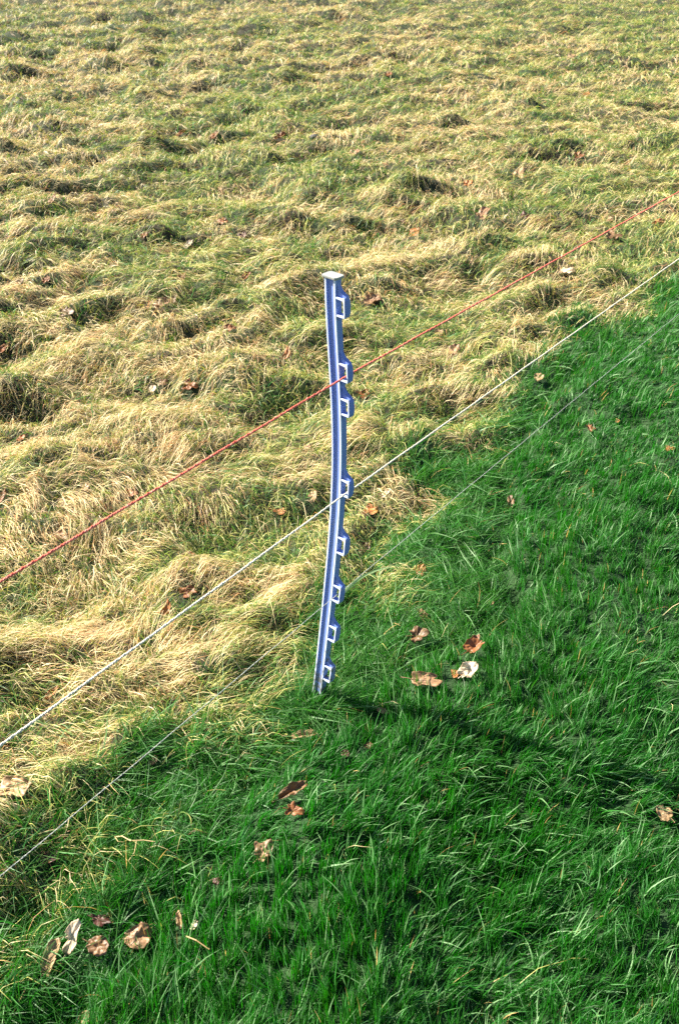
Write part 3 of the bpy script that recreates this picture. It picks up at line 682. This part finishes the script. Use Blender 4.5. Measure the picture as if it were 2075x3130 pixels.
# --- lush green strip: short upright blades leaning with the slope of the strip, in tufts
def lawn(n):
    xy = scatter(n, 1.45, 1.55, 9.0, 500, 400); x, y = xy[:, 0], xy[:, 1]
    lm = lawn_mask(x, y); ls = lush_mask(x, y)
    dn = np.where(ls > 0, 1.0, 0.95) * (1 - 0.25 * np.exp(-((ls + 0.03) / 0.03) ** 2) * smooth(2.4, 1.9, y)); k = rng.random(len(x)) < (lm ** 0.8 + 0.02) * dn
    x, y = x[k], y[k]; k = keep_off_leaves(x, y, 0.3); x, y = x[k], y[k]; n = len(x)
    # a tuft hugging the foot of the post
    ex = -0.058 + rng.normal(0, 0.030, 2200); ey = YP - 0.036 + rng.normal(0, 0.014, 2200); x = np.concatenate([x, ex]); y = np.concatenate([y, ey]); n = len(x)
    # gather into tufts
    cell = 0.040; ix = np.floor(x / cell).astype(int); iy = np.floor(y / cell).astype(int)
    jx = _tab[5][ix % 256, iy % 256]; jy = _tab[6][ix % 256, iy % 256]; jz = _tab[7][ix % 256, iy % 256]
    cx = (ix + 0.15 + 0.7 * jx) * cell; cy = (iy + 0.15 + 0.7 * jy) * cell
    pull = 0.55 * rng.random(n); x2 = x * (1 - pull) + cx * pull; y2 = y * (1 - pull) + cy * pull
    R = np.hypot(x2, y2); far = np.clip((R - 2) / 5, 0, 1)
    big = fbm(x2 * 2.6, y2 * 2.6, 6, 3)
    az = math.radians(50) + (fbm(x2 * 3.0, y2 * 3.0, 5, 2) - 0.5) * 3.2 + (jz - 0.5) * 1.5 + rng.normal(0, 0.45, n)
    L = (0.022 + 0.034 * rng.random(n) ** 1.2) * (0.60 + 0.8 * big) * (1 + 0.3 * far) * (0.65 + 0.65 * _tab[4][ix % 256, iy % 256])
    mixz = smooth(0.01, -0.04, lush_mask(x2, y2)) * smooth(4.0, 2.6, y2)
    L[-2200:] *= 1.35; lng = rng.random(n) < 0.06; L = np.where(lng, L * 1.3 + 0.010, L); und = rng.random(n) < 0.45; L = np.where(und & ~lng, L * 0.55, L)
    L = L * (1 + 0.45 * mixz); lean = np.clip(0.32 + 0.45 * mixz + 0.95 * (fbm(x2 * 7, y2 * 7, 3, 2) - 0.40) + rng.normal(0, 0.26, n) + lng * 0.25 + 0.3 * und, 0.03, 1.15)
    s = 4; t = np.linspace(0, 1, s + 1)[None, :]
    hor = L[:, None] * (0.25 * t + 0.75 * t ** 2) * np.sin(lean * 1.25)[:, None]
    cur = rng.normal(0, 0.35, n)[:, None] * t
    a2 = az[:, None] + cur + (mixz * (rng.random(n) - 0.5) * 3.0)[:, None]
    Px = x2[:, None] + hor * np.sin(a2); Py = y2[:, None] + hor * np.cos(a2)
    up = L[:, None] * (t - 0.42 * lean[:, None] * t ** 2)
    z0 = height(x2, y2)[:, None]
    P = np.stack([Px, Py, z0 + up * np.maximum(np.cos(lean * 0.95), 0.35)[:, None] - 0.004], 2)
    w = (0.0014 + 0.0015 * rng.random(n) ** 1.6) * (1 + 1.3 * far) * np.where(lng, 1.35, 1)
    tone = rng.random(n); hue = fbm(x2 * 1.6, y2 * 1.6, 2, 3)
    c = np.array([0.014, 0.126, 0.012])[None] * (0.45 + 0.85 * tone[:, None])
    yel = (0.11 + 0.85 * np.clip(hue - 0.35, 0, 1))[:, None] * rng.random((n, 1)) ** 2
    yel = np.clip(yel + 0.5 * (1 - lawn_mask(x2, y2))[:, None] * rng.random((n, 1)) + 0.25 * smooth(2.5, 5.5, y2)[:, None] * rng.random((n, 1)) + 0.40 * (mixz * smooth(1.1, 1.6, y2))[:, None] * rng.random((n, 1)), 0, 1)
    c = c * (1 - yel) + np.array([0.085, 0.22, 0.045]) * yel
    blu = (rng.random(n) < 0.10)[:, None]; c = np.where(blu, np.array([0.07, 0.23, 0.075]) * (0.7 + 0.6 * tone[:, None]), c); c = np.where((lng & (rng.random(n) < 0.45))[:, None], np.array([0.15, 0.32, 0.13]), c)
    dry = ((rng.random(n) < 0.009) & ~lng)[:, None]; c = np.where(dry, np.array([0.42, 0.30, 0.12]) * (0.5 + tone[:, None]), c)
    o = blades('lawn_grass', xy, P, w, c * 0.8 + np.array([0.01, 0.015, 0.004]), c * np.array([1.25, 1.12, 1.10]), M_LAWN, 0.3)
    tag(o, 'lush dark green grass, short and upright, right of the wires', 'grass', kind='stuff')

# --- the field: matted, half dried grass lying in sweeps over the tussocks
def flow_angle(x, y):
    a = 0.25 + 3.4 * (fbm(x * 1.5 + 3, y * 2.2, 6, 2) - 0.5) + 2.6 * (fbm(x * 4.5, y * 5.5, 7, 2) - 0.5)
    return a
def field(n, name, part):
    xy = scatter(n, 2.0, 1.6, 24.0, 650, 400); x, y = xy[:, 0], xy[:, 1]
    lm = lawn_mask(x, y)
    if part == 'hay': k = rng.random(len(x)) > smooth(0.05, 0.88, lm) * 0.9985
    else: k = rng.random(len(x)) > lm * 1.02
    x, y = x[k], y[k]; k = keep_off_leaves(x, y, 0.12); x, y = x[k], y[k]; n = len(x)
    R = np.hypot(x, y); far = np.clip((R - 2.2) / 9, 0, 1)
    cell = 0.075; ix = np.floor(x / cell).astype(int); iy = np.floor(y / cell).astype(int)
    j1 = _tab[1][ix % 256, iy % 256]; j2 = _tab[2][ix % 256, iy % 256]; j3 = _tab[3][ix % 256, iy % 256]
    # dryness: streaky patches of straw among olive green
    dryn = fbm(x * 1.3 + 8, y * 1.9, 4, 3) * 0.55 + fbm(x * 6, y * 9, 0, 2) * 0.45
    greener = smooth(1.0, 4.5, x) * smooth(4, 9, y) * 0.14 + 0.0 * y + 0.16 * smooth(2.0, 1.5, y) * smooth(0.2, -0.2, x) + 0.12 * np.clip(lawn_mask(x, y) * 2, 0, 1)
    dry = np.clip(smooth(0.42, 0.58, dryn - greener + 0.10 * (j1 - 0.5)), 0, 1)
    s = 5; t = np.linspace(0, 1, s + 1)[None, :]
    tone = rng.random(n)[:, None]
    if part == 'hay':
        lock = smooth(0.48, 0.60, fbm(x * 4.2 + 30, y * 6.5, 5, 2)); rn = 1 - 0.62 * lock
        az = flow_angle(x, y) + (j1 - 0.5) * 1.3 * rn + rng.normal(0, 0.55, n) * rn          # measured from +X
        flip = (j2 < 0.22); az = np.where(flip, az + math.pi, az); az = np.where(rng.random(n) < 0.36 * rn, rng.random(n) * 6.28, az)
        L = (0.030 + 0.072 * rng.random(n) ** 1.4) * (1 + 0.6 * far) * (0.85 + 0.34 * lock)
        curl = rng.normal(0, 0.75, n) * rn
        a2 = az[:, None] + curl[:, None] * (t - 0.3)
        st_ = L[:, None] / s
        dx = np.cos(a2) * st_; dy = np.sin(a2) * st_
        Px = x[:, None] + np.concatenate([np.zeros((n, 1)), np.cumsum(dx[:, :-1], 1)], 1); Py = y[:, None] + np.concatenate([np.zeros((n, 1)), np.cumsum(dy[:, :-1], 1)], 1)
        hz = height(Px.ravel(), Py.ravel()).reshape(Px.shape)
        top = rng.random(n) ** 1.8
        lift = 0.003 + 0.030 * top * (0.5 + 0.9 * j3)
        arch = L * np.abs(rng.normal(0, 0.10, n))
        up = lift[:, None] * smooth(0, 0.35, t) + arch[:, None] * np.sin(math.pi * t ** 0.8)
        # drape: never dive into a hollow faster than grass would sag
        zz = hz + up; zr = np.maximum.accumulate(zz - 1e9, 1) * 0
        for i in range(1, s + 1): zz[:, i] = np.maximum(zz[:, i], zz[:, i - 1] - 1.0 * st_[:, 0])
        P = np.stack([Px, Py, zz], 2)
        w = (0.0009 + 0.0010 * rng.random(n)) * (1 + 2.6 * far)
        straw = np.array([0.84, 0.69, 0.39]) * (0.62 + 0.55 * tone) * np.where(rng.random((n, 1)) < 0.18, np.array([0.75, 0.52, 0.42]), 1.0)
        olive = np.array([0.50, 0.50, 0.15]) * (0.55 + 0.75 * tone)
        grn = np.array([0.075, 0.19, 0.040]) * (0.6 + 0.8 * tone)
        pd = rng.random(n) - 0.15 * lock
        c = np.where((pd < 0.12 + 0.72 * dry)[:, None], straw, np.where((pd < 0.60 + 0.30 * dry)[:, None], olive, grn))
        # what lies underneath has rotted brown
        rot = ((top < 0.08) & (rng.random(n) < 0.6))[:, None]; c = np.where(rot, np.array([0.16, 0.085, 0.035]) * (0.6 + 0.8 * tone), c)
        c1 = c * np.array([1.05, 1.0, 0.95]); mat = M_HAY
    else:
        az = rng.random(n) * 6.28; L = (0.022 + 0.045 * rng.random(n) ** 1.4) * (1 + 0.4 * far)
        lean = np.clip(rng.normal(0.65, 0.28, n), 0.1, 1.2)
        hor = L[:, None] * (0.4 * t + 0.6 * t ** 2) * np.sin(lean)[:, None]; a2 = az[:, None] + rng.normal(0, 0.5, n)[:, None] * t
        Px = x[:, None] + hor * np.cos(a2); Py = y[:, None] + hor * np.sin(a2)
        z0 = height(x, y)[:, None]
        P = np.stack([Px, Py, z0 + L[:, None] * (t - 0.35 * t ** 2) * np.maximum(np.cos(lean), 0.3)[:, None] + 0.002], 2)
        w = (0.0011 + 0.0012 * rng.random(n)) * (1 + 2.4 * far)
        c = np.array([0.085, 0.23, 0.040]) * (0.55 + 0.8 * tone); ye = rng.random((n, 1)) ** 1.3 * (0.35 + 0.6 * dry[:, None])
        c = c * (1 - ye) + np.array([0.48, 0.48, 0.11]) * ye * (0.7 + 0.5 * tone)
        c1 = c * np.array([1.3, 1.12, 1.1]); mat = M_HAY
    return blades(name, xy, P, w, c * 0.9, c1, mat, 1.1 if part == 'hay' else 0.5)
lawn(760000)
o = field(420000, 'straw_grass', 'hay'); tag(o, 'matted straw coloured dry grass lying in sweeps across the tussocky field', 'dry grass', kind='stuff')
o = field(220000, 'field_grass', 'green'); tag(o, 'short yellow green grass growing up through the matted straw of the field', 'grass', kind='stuff')
